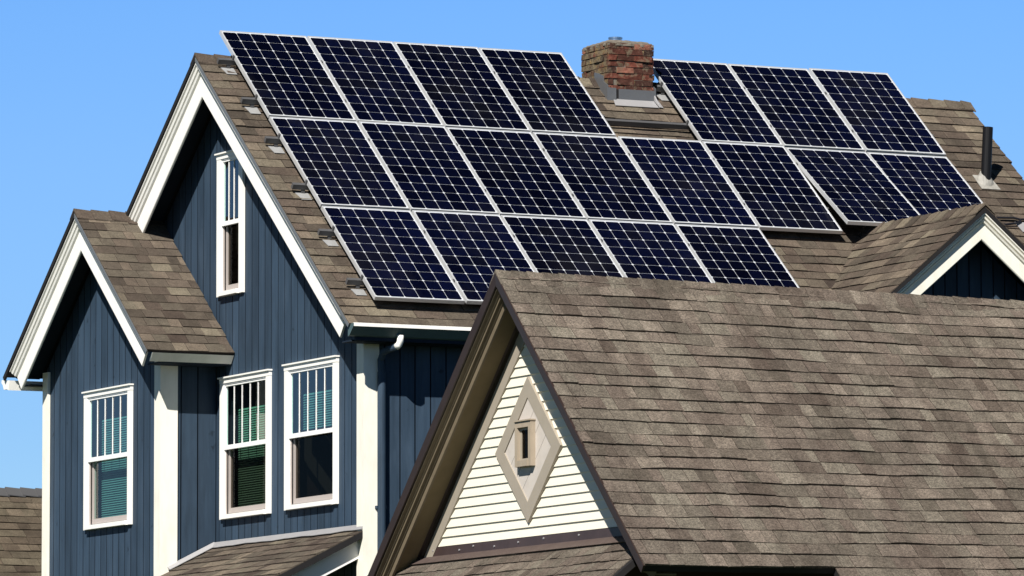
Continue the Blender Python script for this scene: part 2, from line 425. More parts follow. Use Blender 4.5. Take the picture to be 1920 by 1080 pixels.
    mbox(mb, mp, e, dp, b0 - q, b1 + q, z0 - q - .02, z0 - q); mbox(mb, mp, e, dp, b0 - q, b1 + q, z1 + q, z1 + q + .02)
    mb.build('room', M['interior'], w)
    return w

# ================================================================== the blue house
YR, ZR = -.13, -.2991                       # main ridge
XG, XW = -.36, .056                         # rake edge and gable wall
YE = -3.95; BE = YR - YE                    # front eave
YF = -3.50                                 # front wall
XR = 8.98
hm = MX(YR)
house = thing('blue_house', 'blue house with vertical board siding, white trim and solar panels on its brown shingle roof', 'house', (4.2, -.1, 0))
xb, yb, zb_, xbe = -.556, 1.70, -1.79, -.96
YB = .212                                   # side wall of the bay # bay front, bay ridge, bay rake edge
hb = MX(yb)

# --- walls
gtop = lambda b: ZR - TN * abs(b) - .16
w_attic = (-.522 - YR, .142 - YR, -2.785, -1.275)
w_mid = (-1.207 - YR, .050 - YR, -5.122, -3.638)
w_rt = (-2.851 - YR, -1.585 - YR, -5.114, -3.622)
holes = [(w[0] + .05, w[1] - .05, w[2] + .02, w[3] - .05) for w in (w_attic, w_mid, w_rt)]
mb = MB()
siding(mb, hm, XW, YF + .02 - YR, YB - YR, gtop, -5.9, holes[:0] + [holes[0], holes[1], holes[2]])
siding(mb, hm, XW, YB - YR, 1.95 - YR, gtop, -3.4, [])
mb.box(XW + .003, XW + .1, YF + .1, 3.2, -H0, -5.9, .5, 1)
fy = lambda a, b, z: (b, a, z)
siding(mb, fy, YF, XW + .002, 8.60, lambda b: -3.42, -H0 + .3, [], w=.17)
mb.box(8.5, 8.6, YF + .1, 3.3, -H0, -3.45, .5, 0); mb.box(XW + .1, 8.5, 3.28, 3.38, -H0, -3.45, .5, 0)
mb.prism([(8.5, YF + .1, -3.45), (8.5, 3.3, -3.45), (8.5, YR, gtop(0))], (.1, 0, 0), .5, 0)
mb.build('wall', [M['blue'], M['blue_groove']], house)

# --- roof
mb = MB()
for sd in (-1, 1):
    slab(mb, hm, ZR, TN, BE - .01, XG + .012, XR - .012, .006, .040, sd, 1)
def pos_front(u, s, h): return Vector((XG + u, YR - s * CS, ZR - s * SN)) + Vector((0, -SN, CS)) * h
def pos_back(u, s, h): return Vector((XG + u, YR + s * CS, ZR - s * SN)) + Vector((0, SN, CS)) * h
SL = BE / CS
shingles(mb, pos_front, XR - XG, SL, rough=.21, lift=.015)
shingles(mb, pos_back, XR - XG, SL, rough=.20, wr=(.3, .6))
roof = mb.build('roof', [M['shingle'], M['roof_edge']], house, weld=False)
mb = MB()
caps(mb, (XG - .01, YR, ZR), (1, 0, 0), XR - XG + .02, (0, -CS, -SN), (0, CS, -SN), .15, .21, .030)
mb.build('ridge_cap', M['shingle'], roof, weld=False)
# drip edge along the gable; far side coloured near black as shaded shingle underside
def drip(mp, zr, tn, x, ends, mats=('drip', 'roof_edge')):
    for (sd, b1), m in zip(ends, mats):
        mb = MB(); x0 = x - (.004 if sd < 0 else .014)
        rake(mb, mp, zr, tn, b1, [(x0, .006 if sd < 0 else -.006), (x + .011, .006 if sd < 0 else -.003), (x + .011, .043), (x0, .043)], sd)
        mb.build('drip_edge', M[m], house)
drip(hm, ZR, TN, XG, ((-1, BE), (1, 1.83)))

# --- gable trim: crown steps over a wide flat board
PROF = [(-.356, .046), (-.356, .060), (-.326, .064), (-.326, .070), (-.340, .074), (-.330, .096), (-.304, .100), (-.304, .106), (-.318, .110), (-.308, .128), (-.280, .132), (-.280, .138), (-.286, .141), (-.286, .318), (-.280, .325), (-.262, .325), (-.262, .046)]
PROF_C = [(-.354, .046), (-.354, .058), (-.326, .062), (-.326, .067), (-.340, .071), (-.334, .088), (-.304, .092), (-.304, .098), (-.320, .102), (-.312, .116), (-.288, .120), (-.286, .250), (-.278, .258), (-.260, .258), (-.260, .046)]
def trim(root, mp, zr, tn, ends, x0, mat, name='bargeboard', scale=1.0, prof=None):
    for sd, b1 in ends:
        mb = MB(); rake(mb, mp, zr, tn, b1, [(x0 + (a - XG), d * scale) for a, d in (prof or PROF)], sd)
        mb.build(name, mat, root)
trim(house, hm, ZR, TN, ((-1, 3.64), (1, 1.86)), XG, M['white'])
mb = MB()
for sd, e in ((-1, BE - .05), (1, 3.4)): slab(mb, hm, ZR, TN, e, -.26, XW - .03, .048, .08, sd)
slab(mb, hm, ZR, TN, BE - .1, 8.62, XR - .05, .048, .08, -1); slab(mb, hm, ZR, TN, BE - .1, 8.62, XR - .05, .048, .08, 1)
mb.box(XW - .3, 8.6, YF - .27, YF - .025, -3.56, -3.545)
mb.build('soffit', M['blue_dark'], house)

# --- corner boards
def corner(root, xf, yf, zt, zb, wx=.13, wy=.125):
    mb = MB(); t = .032
    mb.box(xf - .022 - t + .022, xf, yf, yf + wy, zb, zt) if False else mb.box(xf - t, xf, yf - t, yf + wy, zb, zt)
    mb.box(xf, xf + wx, yf - t, yf, zb, zt)
    mb.build('corner_board', M['cream_trim'], root)
corner(house, XW - .034, YF - .004, -3.47, -H0 + .3, .14, .13)
corner(house, xb - .024, YB - .006, -3.42, -H0 + .3, .165, .13)

# --- bay with its own gable
btop = lambda b: zb_ - TN * abs(b) - .16
w_bay = (.990 - yb, 2.270 - yb, -5.133, -3.650)
mb = MB()
siding(mb, hb, xb, YB - yb, 3.41 - yb, btop, -H0 + .3, [(w_bay[0] + .05, w_bay[1] - .05, w_bay[2] + .02, w_bay[3] - .05)])
siding(mb, fy, YB, xb + .002, XW - .024, lambda b: -3.3, -H0 + .3, [], w=.19)
mb.box(xb + .11, XW, 3.31, 3.41, -H0, -3.2, .5, 0)
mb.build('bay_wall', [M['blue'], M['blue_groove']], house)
mb = MB(); mb.box(xb - .054, xb - .023, 3.285, 3.43, -H0 + .3, -3.36); mb.box(xb - .023, xb + .13, 3.412, 3.43, -H0 + .3, -3.36)
mb.build('corner_board', M['cream_trim'], house)
BB = 1.985
mb = MB()
slab(mb, hb, zb_, TN, BB - .01, xbe + .012, XW - .026, .006, .030, -1, 1)
slab(mb, hb, zb_, TN, BB - .03, xbe + .012, XG - .002, .006, .030, 1, 1)
def pos_bay(u, s, h): return Vector((xbe + u, yb - s * CS, zb_ - s * SN)) + Vector((0, -SN, CS)) * h
def pos_bayb(u, s, h): return Vector((xbe + u, yb + s * CS, zb_ - s * SN)) + Vector((0, SN, CS)) * h
shingles(mb, pos_bay, XW - .024 - xbe, BB / CS, rough=.23, wr=(.10, .26), lift=.010, wav=.002)
shingles(mb, pos_bayb, XG - xbe - .002, (BB - .02) / CS, rough=.2)
broof = mb.build('bay_roof', [M['shingle_bay'], M['roof_edge']], house, weld=False)
mb = MB(); caps(mb, (xbe - .01, yb, zb_), (1, 0, 0), .60, (0, -CS, -SN), (0, CS, -SN), .14, .2, .034)
mb.build('ridge_cap', M['shingle_bay'], broof, weld=False)
drip(hb, zb_, TN, xbe, ((-1, BB), (1, BB)))
trim(house, hb, zb_, TN, ((-1, 1.865), (1, 1.865)), xbe, M['white'], scale=.95)
mb = MB()
slab(mb, hb, zb_, TN, BB - .04, xbe + .10, xb - .03, .048, .08, -1); slab(mb, hb, zb_, TN, BB - .06, xbe + .10, xb - .03, .048, .08, 1)
mb.box(xb - .2, XW - .03, -.19, YB - .03, -3.52, -3.505); mb.box(xb - .2, XW, 3.44, 3.6, -3.5, -3.485)
mb.build('soffit', M['blue_dark'], house)
mb = MB()                                                   # bay eave fascia, leaning in at the foot
ye = yb - BB; ze = zb_ - TN * BB
mb.hexa([(xbe + .07, ye + .084, ze - .106), (XW - .03, ye + .084, ze - .106), (XW - .03, ye + .108, ze - .106), (xbe + .07, ye + .108, ze - .106),
         (xbe + .07, ye + .012, ze - .022), (XW - .03, ye + .012, ze - .022), (XW - .03, ye + .05, ze - .022), (xbe + .07, ye + .05, ze - .022)])
mb.build('fascia', M['cream_trim'], house)
mb = MB()                                                   # gutter seen end on at the far side of the bay
gp = [(3.66, -3.53), (3.60, -3.545), (3.575, -3.44), (3.80, -3.42), (3.81, -3.45), (3.775, -3.475), (3.74, -3.53)]
mb.prism([(xbe + .02, y, z) for y, z in gp], (1.3, 0, 0))
mb.build('gutter', M['white'], house)

# --- windows
window(house, hm, XW, *w_attic, 3, None, None, cas=.095, label='narrow attic window high under the gable peak')
window(house, hm, XW, *w_mid, 5, .62, .12, blind_mat='blind', curtain=True, label='lower gable window nearer the bay, green blind two thirds down')
window(house, hm, XW, *w_rt, 5, .66, 1.12, blind_mat='blind_teal', label='lower gable window nearer the corner, blind half drawn')
window(house, hb, xb, *w_bay, 5, .66, .05, blind_mat='blind_teal', low_glass='glass_mid', label='window in the front of the bay, teal blind behind the glass')

# --- front gutter, fascia and downspout
mb = MB()
gx1 = 4.78
def gut(x): return [(x, -3.885, -3.525), (x, -3.92, -3.515), (x, -4.012, -3.432), (x, -4.020, -3.405), (x, -4.004, -3.404), (x, -4.000, -3.43), (x, -3.925, -3.497), (x, -3.90, -3.505), (x, -3.895, -3.42), (x, -3.885, -3.42)]
mb.prism(gut(XG + .02), (gx1 - XG - .02, 0, 0))
mb.prism([(XG + .016, -3.885, -3.527), (XG + .016, -3.92, -3.517), (XG + .016, -4.016, -3.434), (XG + .016, -4.022, -3.403), (XG + .016, -3.885, -3.403)], (.004, 0, 0))
gutter = mb.build('gutter', M['gutter_green'], house)
mb = MB(); mb.box(XG + .018, gx1, -4.026, -4.0215, -3.434, -3.402); mb.box(XG + .018, gx1, -4.0205, -4.000, -3.4025, -3.399); mb.build('gutter_lip', M['white'], gutter)
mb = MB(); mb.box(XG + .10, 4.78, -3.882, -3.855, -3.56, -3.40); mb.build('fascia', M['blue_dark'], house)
mb = MB()
mb.tube([(.20, -3.945, -3.50), (.20, -3.945, -3.56), (.19, -3.93, -3.595), (.172, -3.905, -3.615)], .034, 14)
mb.build('gutter_outlet', M['white'], house, smooth=True)
mb = MB()
mb.tube([(.174, -3.908, -3.612), (.155, -3.84, -3.625), (.145, -3.68, -3.645), (.15, -3.60, -3.72), (.17, -3.575, -3.86)], .036, 14)
mb.tube([(.17, -3.575, -3.84), (.17, -3.575, -H0 + .1)], .042, 14)
for z in (-5.2, -7.2): mb.box(.115, .225, -3.58, -3.525, z, z + .03)
mb.build('downspout', M['blue'], house, smooth=False)

# --- chimney
cx0, cx1, cy0, cy1, ct = 4.340, 4.893, -.42, .205, .128
mb = MB()
mb.box(cx0 + .012, cx1 - .012, cy0 + .012, cy1 - .012, -.75, ct - .02, .5, 1)
rows = 12; bh = .0655
r2 = random.Random(11)
def brick(mb, c, hx, hy, hz, tone):
    p = []
    for dz in (-1, 1):
        for dx, dy in ((-1, -1), (1, -1), (1, 1), (-1, 1)):
            p.append((c[0] + dx * hx + r2.uniform(-.007, .007), c[1] + dy * hy + r2.uniform(-.007, .007), c[2] + dz * hz + r2.uniform(-.0035, .0035)))
    mb.hexa(p, tone)
for k in range(rows):
    z = ct - .03 - (k + .5) * bh; off = .0 if k % 2 else .105
    grow = .008 if k in (1, 2) else 0
    for face in range(4):
        Lf = (cx1 - cx0) if face in (0, 2) else (cy1 - cy0)
        u = -off
        while u < Lf - .01:
            a, b = max(u, 0), min(u + .21, Lf)
            if b - a > .03:
                tone = min(1, max(0, r2.gauss(.5, .22)))
                if r2.random() < .08: tone = 1
                c = (a + b) / 2; hl = (b - a) / 2 - .004; o = r2.uniform(-.006, .010) - grow
                if face == 0: brick(mb, (cx0 + c, cy0 + .028 + o, z), hl, .03, bh / 2 - .004, tone)
                elif face == 2: brick(mb, (cx0 + c, cy1 - .028 - o, z), hl, .03, bh / 2 - .004, tone)
                elif face == 1: brick(mb, (cx0 + .028 + o, cy0 + c, z), .03, hl, bh / 2 - .004, tone)
                else: brick(mb, (cx1 - .028 - o, cy0 + c, z), .03, hl, bh / 2 - .004, tone)
            u += .21
chim = mb.build('chimney', [M['brick'], M['mortar']], house, weld=False)
mb = MB()                                                   # crumbling mortar crown
nx, ny = 12, 12
def cz(i, j):
    e = min(i, nx - i, j, ny - j); q = i * 7919 + j * 104729
    return ct - .045 + .012 * ((q % 17) / 17) + (.0 if e == 0 else .028 + .010 * min(e, 4))
P = [[(cx0 + (cx1 - cx0) * i / nx + .006 * math.sin(j * 2.3), cy0 + (cy1 - cy0) * j / ny + .006 * math.sin(i * 1.9), cz(i, j)) for j in range(ny + 1)] for i in range(nx + 1)]
for i in range(nx):
    for j in range(ny): mb.face([P[i][j], P[i + 1][j], P[i + 1][j + 1], P[i][j + 1]])
rim = [P[i][0] for i in range(nx + 1)] + [P[nx][j] for j in range(1, ny + 1)] + [P[i][ny] for i in range(nx - 1, -1, -1)] + [P[0][j] for j in range(ny - 1, 0, -1)]
for p, q in zip(rim, rim[1:] + rim[:1]): mb.face([p, q, (q[0], q[1], ct - .06), (p[0], p[1], ct - .06)])
mb.build('mortar_crown', M['mortar'], chim)
mb = MB(); fxc, fyc = 4.585, -.12
mb.loft([[(fxc + rr * math.cos(t_ * .2618), fyc + rr * math.sin(t_ * .2618), zz) for t_ in range(24)] for rr, zz in ((.072, ct - .02), (.072, ct + .05), (.078, ct + .052), (.078, ct + .068), (.062, ct + .068), (.062, ct + .0))], caps=False)
mb.build('flue', M['steel'], chim, smooth=False)
zf = lambda y: ZR + TN * (y - YR)
mb = MB()                                                   # lead and zinc flashing
mb.box(cx0 + .122, cx1 + .006, cy0 - .016, cy0 - .004, zf(cy0) - .06, -.405)
mb.hexa([(cx0 - .02, cy0 - .02, zf(cy0) + .0), (cx0 + .085, cy0 - .03, zf(cy0) - .055), (cx0 + .085, cy0 - .012, zf(cy0) - .055), (cx0 - .02, cy0 - .004, zf(cy0)),
         (cx0 - .02, cy0 - .02, -.395), (cx0 + .085, cy0 - .026, -.40), (cx0 + .085, cy0 - .010, -.40), (cx0 - .02, cy0 - .004, -.395)])
mb.prism([(cx0 - .018, cy0 - .018, zf(cy0) - .03), (cx0 - .018, cy0 - .018, -.37), (cx0 - .018, cy0 + .08, -.32), (cx0 - .018, cy0 + .085, -.26), (cx0 - .018, cy0 + .2, -.22), (cx0 - .018, YR, -.2), (cx0 - .018, YR, zf(YR) + .0)], (.012, 0, 0))
mb.prism([(cx1 + .006, cy0 - .018, zf(cy0) - .03), (cx1 + .006, cy0 - .018, -.38), (cx1 + .006, YR, -.2), (cx1 + .006, YR, zf(YR))], (.012, 0, 0))
def onroof(x, s, h): return Vector((x, YR - s * CS, ZR - s * SN)) + Vector((0, -SN, CS)) * h
sc_ = (YR - cy0) / CS
mb.build('flashing', M['galv'], chim)
mb = MB(); mb.box(cx0 + .086, cx0 + .121, cy0 - .012, cy0 - .002, zf(cy0) - .04, -.41); mb.build('sealant', M['roof_edge'], chim)  # black strip drawn in for the dark gap beside the front flashing
mb = MB()
mb.hexa([onroof(cx0 + .06, sc_ - .02, .018), onroof(cx1 - .01, sc_ - .02, .018), onroof(cx1 - .0, sc_ + .13, .018), onroof(cx0 + .03, sc_ + .13, .018),
         onroof(cx0 + .06, sc_ - .02, .024), onroof(cx1 - .01, sc_ - .02, .024), onroof(cx1 - .0, sc_ + .13, .024), onroof(cx0 + .03, sc_ + .13, .024)])
mb.hexa([onroof(cx1 - .005, sc_ - .03, .024), onroof(cx1 + .05, sc_ - .03, .024), onroof(cx1 + .06, sc_ + .13, .024), onroof(cx1 + .01, sc_ + .13, .024),
         onroof(cx1 - .005, sc_ - .03, .07), onroof(cx1 + .0, sc_ - .03, .08), onroof(cx1 + .02, sc_ + .13, .032), onroof(cx1 + .01, sc_ + .13, .032)])
mb.build('apron', M['lightgalv'], chim)

# --- vent pipe
vb = onroof(8.435, (YR + 1.40) / CS, .02)
mb = MB()
mb.tube([vb + Vector((0, 0, -.12)), vb + Vector((.040, 0, .60))], .056, 20)
vp = mb.build('vent_pipe', M['black_pipe'], house, smooth=False)
mb = MB(); s_ = (YR + 1.40) / CS
mb.hexa([onroof(8.335, s_ - .13, .015), onroof(8.545, s_ - .13, .015), onroof(8.56, s_ + .15, .018), onroof(8.325, s_ + .15, .018),
         onroof(8.335, s_ - .13, .021), onroof(8.545, s_ - .13, .021), onroof(8.56, s_ + .15, .026), onroof(8.325, s_ + .15, .026)])
rg = []
for rr, hh in ((.100, .02), (.088, .05), (.070, .08), (.060, .10)):
    rg.append([Vector((vb.x + rr * math.cos(k * .3927), vb.y + rr * math.sin(k * .3927) * CS, 0)) for k in range(16)])
    for q in rg[-1]: q.z = ZR + TN * (q.y - YR) + hh / CS * .9
mb.loft(rg)
mb.build('boot', M['boot'], vp)

# --- cross gable towards the street
XC, ZC, YC, TC = 6.45, -2.006, -4.75, .8287
AC = math.atan(TC); cc, sc2 = math.cos(AC), math.sin(AC); BC = 1.72
hc = MYm(XC)
mb = MB()
for sd in (-1, 1): rake(mb, hc, ZC, TC, BC - .01, [(YC + .012, .006), (-1.85, .006), (-1.85, .035), (YC + .012, .035)], sd, .5, 1)
def pos_cl(u, s, h): return Vector((XC - s * cc, YC + u, ZC - s * sc2)) + Vector((-sc2, 0, cc)) * h
def pos_cr(u, s, h): return Vector((XC + s * cc, YC + u, ZC - s * sc2)) + Vector((sc2, 0, cc)) * h
shingles(mb, pos_cl, 2.9, BC / cc, rough=.20, lift=.012)
shingles(mb, pos_cr, 2.9, BC / cc, rough=.20, wr=(.2, .4))
croof = mb.build('cross_gable_roof', [M['shingle'], M['roof_edge']], house, weld=False)
mb = MB(); caps(mb, (XC, YC - .01, ZC), (0, 1, 0), 2.75, (-cc, 0, -sc2), (cc, 0, -sc2), .15, .19, .03)
mb.build('ridge_cap', M['shingle'], croof, weld=False)
trim(house, hc, ZC, TC, ((-1, BC - .02), (1, BC - .02)), YC, M['cream_trim'], prof=PROF_C)
mb = MB()
for sd in (-1, 1): rake(mb, hc, ZC, TC, BC, [(YC - .004, .008), (YC + .011, .008), (YC + .011, .045), (YC - .004, .045)], sd)
mb.build('drip_edge', M['roof_edge'], house)
mb = MB()
for sd in (-1, 1): rake(mb, hc, ZC, TC, BC - .05, [(YC + .102, .048), (-4.27, .048), (-4.27, .08), (YC + .102, .08)], sd)
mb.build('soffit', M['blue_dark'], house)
mb = MB(); YCW = -4.24
siding(mb, hc, YCW, -1.45, 1.45, lambda b: ZC - TC * abs(b) - .15, -H0 + .3, [], w=.14)
mb.box(XC - 1.45, XC - 1.35, YCW + .11, YF - .03, -H0, -3.4); mb.box(XC + 1.35, XC + 1.45, YCW + .11, YF - .03, -H0, -3.4)
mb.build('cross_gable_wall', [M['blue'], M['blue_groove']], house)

# --- cable loop and flashing on the slope right of the cross gable
mb = MB()
mb.tube([onroof(7.95, 2.385, .03), onroof(8.25, 2.385, .04), onroof(8.43, 2.388, .05), onroof(8.50, 2.415, .05), onroof(8.60, 2.39, .04), onroof(8.80, 2.37, .03)], .012, 8)
mb.tube([onroof(7.95, 2.53, .03), onroof(8.28, 2.515, .04), onroof(8.42, 2.49, .05), onroof(8.49, 2.44, .05), onroof(8.50, 2.415, .05)], .012, 8)
mb.build('cable', M['cable'], house, smooth=True)
mb = MB()
mb.hexa([onroof(8.43, 2.43, .018), onroof(8.62, 2.43, .018), onroof(8.66, 2.62, .018), onroof(8.45, 2.62, .018), onroof(8.43, 2.43, .025), onroof(8.62, 2.43, .025), onroof(8.66, 2.62, .025), onroof(8.45, 2.62, .025)])
mb.build('roof_flashing', M['lightgalv'], house)

# --- low shed roof under the gable windows
pz, px0 = -5.40, XW - .024
sl_ = .50
pys, pye = -3.52, YB - .03
mb = MB(); ps = math.hypot(1, sl_); Lr = 1.5
nrm = Vector((-sl_, 0, 1)).normalized()
def pos_pent(u, s, h): return Vector((px0 - s / ps, pye - u, pz - s * sl_ / ps)) + nrm * h
e0 = [pos_pent(0, 0, -.004), pos_pent(pye - pys, 0, -.004), pos_pent(pye - pys, Lr, -.004), pos_pent(0, Lr, -.004)]
mb.prism(e0, -nrm * .06, .5, 1)
shingles(mb, pos_pent, pye - pys, Lr, rough=.28, wr=(.14, .3), lift=.012)
mb.prism([pos_pent(-.62, .57 * ps + .02, -.004), pos_pent(0, .57 * ps + .02, -.004), pos_pent(0, Lr, -.004), pos_pent(-.62, Lr, -.004)], -nrm * .06, .5, 1)
proof = mb.build('shed_roof', [M['shingle_bay'], M['roof_edge']], house, weld=False)
mb = MB()
n = 26
for k in range(n):                                          # wavy lead flashing against the siding
    u0 = (pye - pys) * k / n; u1 = (pye - pys) * (k + 1) / n; f = lambda u: .018 + .010 * math.sin(u * 5.1) + .006 * math.sin(u * 13)
    mb.hexa([pos_pent(u0, .045 + f(u0), .02), pos_pent(u1, .045 + f(u1), .02), pos_pent(u1, -.01, .02), pos_pent(u0, -.01, .02),
             pos_pent(u0, .045 + f(u0), .026), pos_pent(u1, .045 + f(u1), .026), pos_pent(u1, .0, .055), pos_pent(u0, .0, .055)])
for k in range(8):
    s0 = .6 * k / 8; s1 = .6 * (k + 1) / 8
    mb.hexa([pos_pent(.05, s0, .02), pos_pent(.05, s1, .02), pos_pent(.0, s1, .02), pos_pent(.0, s0, .02),
             pos_pent(.05, s0, .026), pos_pent(.05, s1, .026), pos_pent(.0, s1, .06), pos_pent(.0, s0, .06)])
mb.build('flashing', M['lightgalv'], proof)
mb = MB()
u_ = pye - pys
mb.prism([pos_pent(u_ - .10, .03, -.065), pos_pent(u_ - .10, Lr, -.065), pos_pent(u_ - .10, Lr, -.24), pos_pent(u_ - .10, .12, -.24)], (0, .03, 0))
mb.build('bargeboard', M['white'], house)

# ================================================================== solar panels
PX, PY, CE = 1.0097, 1.6603, .159
def panel_proto():
    root = thing('solar_panel', 'x', 'solar panel', (0, 0, 0), 'solar panels on the blue house')
    x0, x1, y0, y1, T = -.496, .496, 0, 1.642, .040
    mb = MB(); fw = .013
    for (a, b, c, d) in ((x0, x1, y0, y0 + fw), (x0, x1, y1 - fw, y1), (x0, x0 + fw, y0 + fw, y1 - fw), (x1 - fw, x1, y0 + fw, y1 - fw)):
        mb.box(a, b, c, d, -T, 0)
    mb.build('frame', M['alu'], root, local=True)
    mb = MB(); mb.box(x0 + fw, x1 - fw, y0 + fw, y1 - fw, -.010, -.005)
    bs = mb.build('backsheet', M['back'], root, local=True)
    mb = MB(); g = .0019; ch = .0135; rr = random.Random(3)
    for i in range(6):
        for j in range(10):
            cx = -.477 + (i + .5) * CE; cy = 1.642 - .026 - (j + .5) * CE; h = CE / 2 - g
            q = [(h - ch, h), (h, h - ch), (h, -h + ch), (h - ch, -h), (-h + ch, -h), (-h, -h + ch), (-h, h - ch), (-h + ch, h)]
            # top and bottom gaps slightly tighter than the side ones
            mb.face([(cx + a, cy + b * .994, -.0030) for a, b in q], rr.random())
    mb.build('cells', M['cell'], root, local=True, weld=False)
    mb = MB(); mb.box(-.06, .06, 1.50, 1.60, -.035, -.012); mb.build('junction_box', M['black_pipe'], root, local=True)
    return root
rowname = ('top', 'middle', 'bottom')
ordn = ('first', 'second', 'third', 'fourth', 'fifth', 'sixth', 'seventh', 'eighth')
slots = [(c, 0) for c in (0, 1, 2, 3, 5, 6, 7)] + [(c, 1) for c in range(8)] + [(c, 2) for c in range(5)]
def plabel(c, r):
    if r == 0:
        if c == 0: return 'solar panel at the left end of the top row, corner above the gable peak'
        if c == 3: return 'top row solar panel just left of the brick chimney'
        if c < 3: return ('second', 'third')[c - 1] + ' solar panel from the left in the top row, left of the chimney'
        return {5: 'top row solar panel directly right of the brick chimney', 6: 'middle one of the three top row solar panels right of the chimney', 7: 'solar panel at the right end of the top row'}[c]
    if r == 1:
        if c == 0: return 'solar panel at the left end of the middle row'
        if c == 4: return 'middle row solar panel directly below the bare gap under the chimney'
        if c == 6: return 'raised middle row solar panel left of the last one, meeting the cross gable ridge'
        if c == 7: return 'last middle row solar panel on the right, tilted up behind the cross gable peak'
        return ordn[c] + ' solar panel from the left in the middle row'
    if c == 0: return 'solar panel at the left end of the bottom row, above the gutter'
    if c == 4: return 'solar panel at the right end of the bottom row, above the beige gable roof'
    return ordn[c] + ' solar panel from the left in the bottom row'
proto = panel_proto()
def pplane(x, s, h=0.0): return Vector((x, -s * CS, -s * SN)) + Vector((0, -SN, CS)) * h
for k, (c, r) in enumerate(slots):
    if k == 0: o = proto
    else:
        o = proto.copy(); C.objects.link(o)
        for ch in list(proto.children):
            d = ch.copy(); C.objects.link(d); d.parent = o
    j = random.Random(k * 31 + 5)
    rot = TH; h = j.uniform(-.003, .003); sx = c * PX + .477 + j.uniform(-.0015, .0015); sb = r * PY + 1.616
    if r == 1 and c >= 6: h = .125 - (c - 6) * .075; rot = TH - math.radians(4.9 - (c - 6) * 2.7)
    p = pplane(sx, sb, h)
    o.location = (p.x, p.y, p.z + H0); o.rotation_euler = (rot + j.uniform(-.003, .003), j.uniform(-.002, .002), j.uniform(-.0012, .0012))
    o['label'] = plabel(c, r)

# --- mounting rails under the panels, with feet and end clamps
clampm = None
def rail(x0, x1, s, label, feet, clamps):
    global clampm
    base = pplane((x0 + x1) / 2, s, -.15)
    t = thing('mounting_rail', label, 'mounting rail', (base.x, base.y, base.z + H0), 'mounting rails under the solar panels')
    mb = MB(); h0, h1, w = -.100, -.042, .020
    P8 = [pplane(x0, s + w, h0), pplane(x1, s + w, h0), pplane(x1, s - w, h0), pplane(x0, s - w, h0), pplane(x0, s + w, h1), pplane(x1, s + w, h1), pplane(x1, s - w, h1), pplane(x0, s - w, h1)]
    mb.hexa(P8); mb.build('rail', M['rail'], t)
    for fx in feet:
        mb = MB()
        mb.hexa([pplane(fx + .02, s + .035, -.146), pplane(fx + .06, s + .035, -.146), pplane(fx + .06, s + .0, -.146), pplane(fx + .02, s + .0, -.146),
                 pplane(fx + .02, s + .015, -.101), pplane(fx + .06, s + .015, -.101), pplane(fx + .06, s + .0, -.101), pplane(fx + .02, s + .0, -.101)])
        mb.build('foot', M['rail'], t)
        mb = MB()
        mb.hexa([pplane(fx - .015, s + .15, -.137), pplane(fx + .10, s + .15, -.137), pplane(fx + .10, s + .01, -.143), pplane(fx - .045, s + .01, -.143),
                 pplane(fx - .015, s + .15, -.131), pplane(fx + .10, s + .15, -.131), pplane(fx + .10, s + .01, -.137), pplane(fx - .045, s + .01, -.137)])
        mb.build('foot_flashing', M['galv2'], t)
    for cxp in clamps:
        mb = MB(); q = .008
        hh = .006
        mb.hexa([pplane(cxp - q, s + .014, -.041), pplane(cxp + q, s + .014, -.041), pplane(cxp + q, s - .014, -.041), pplane(cxp - q, s - .014, -.041),
                 pplane(cxp - q, s + .014, hh), pplane(cxp + q, s + .014, hh), pplane(cxp + q, s - .014, hh), pplane(cxp - q, s - .014, hh)])
        mb.build('clamp', M['rail'], t)
    return t
RS = [.475, 1.235, 1.98, 2.845, 3.69, 4.57]
gapx = lambda c: c * PX - .028
def seams(cols): return [gapx(c) for c in cols]
rail(-.19, 4.03, RS[0], 'uppermost rail end left of the panels, nearest the gable peak', [-.10], seams((0, 1, 2, 3, 4)))
rail(4.97, 8.03, RS[0], 'short rail end right of the chimney at the top row', [5.02], seams((5, 6, 7)))
rail(-.18, 8.06, RS[1], 'second rail from the top, crossing the bare gap below the chimney', [-.09], seams((0, 1, 2, 3, 4, 5, 6, 7, 8)))
rail(-.17, 8.06, RS[2], 'third rail from the top, upper one under the middle row', [-.08], seams((0, 1, 2, 3, 4, 5, 6)))
rail(-.17, 6.04, RS[3], 'fourth rail from the top, lower one under the middle row', [-.08, 5.9], seams((0, 1, 2, 3, 4, 5, 6)))
rail(-.175, 5.03, RS[4], 'fifth rail from the top, upper one under the bottom row', [-.085], seams((0, 1, 2, 3, 4, 5)))
rail(-.18, 5.03, RS[5], 'lowest rail end, just above the white gutter', [-.09], seams((0, 1, 2, 3, 4, 5)))

# ================================================================== house in front
fx0, fy0, fz0 = -3.465, -13.522, -3.88
TF = .9657; AF = math.atan(TF); cf, sf = math.cos(AF), math.sin(AF)
hf = MX(fy0)
front = thing('shingled_house', 'house in front with weathered brown shingle roof and cream clapboard gable with diamond panel', 'house', (1.5, -13.5, 0))
FX1 = 7.5; BF = 2.635; SF = BF / cf
def pos_f(u, s, h):
    q = s / SF; x = fx0 + u
    a = Vector((x, fy0, fz0 - .0105 * u + .005 * math.sin(u * 1.3))); b = Vector((x, fy0 - BF, fz0 - BF * TF + .010 * u))
    sag = -.014 * math.sin(min(q, 1) * 3.14) * math.sin(u * .8 + .4)
    return a + (b - a) * q + Vector((0, -sf, cf)) * (h + sag)
def pos_fb(u, s, h): return Vector((fx0 + u, fy0 + s * cf, fz0 - .0105 * u - s * sf)) + Vector((0, sf, cf)) * h
LF = FX1 - fx0
mb = MB()
n = 16
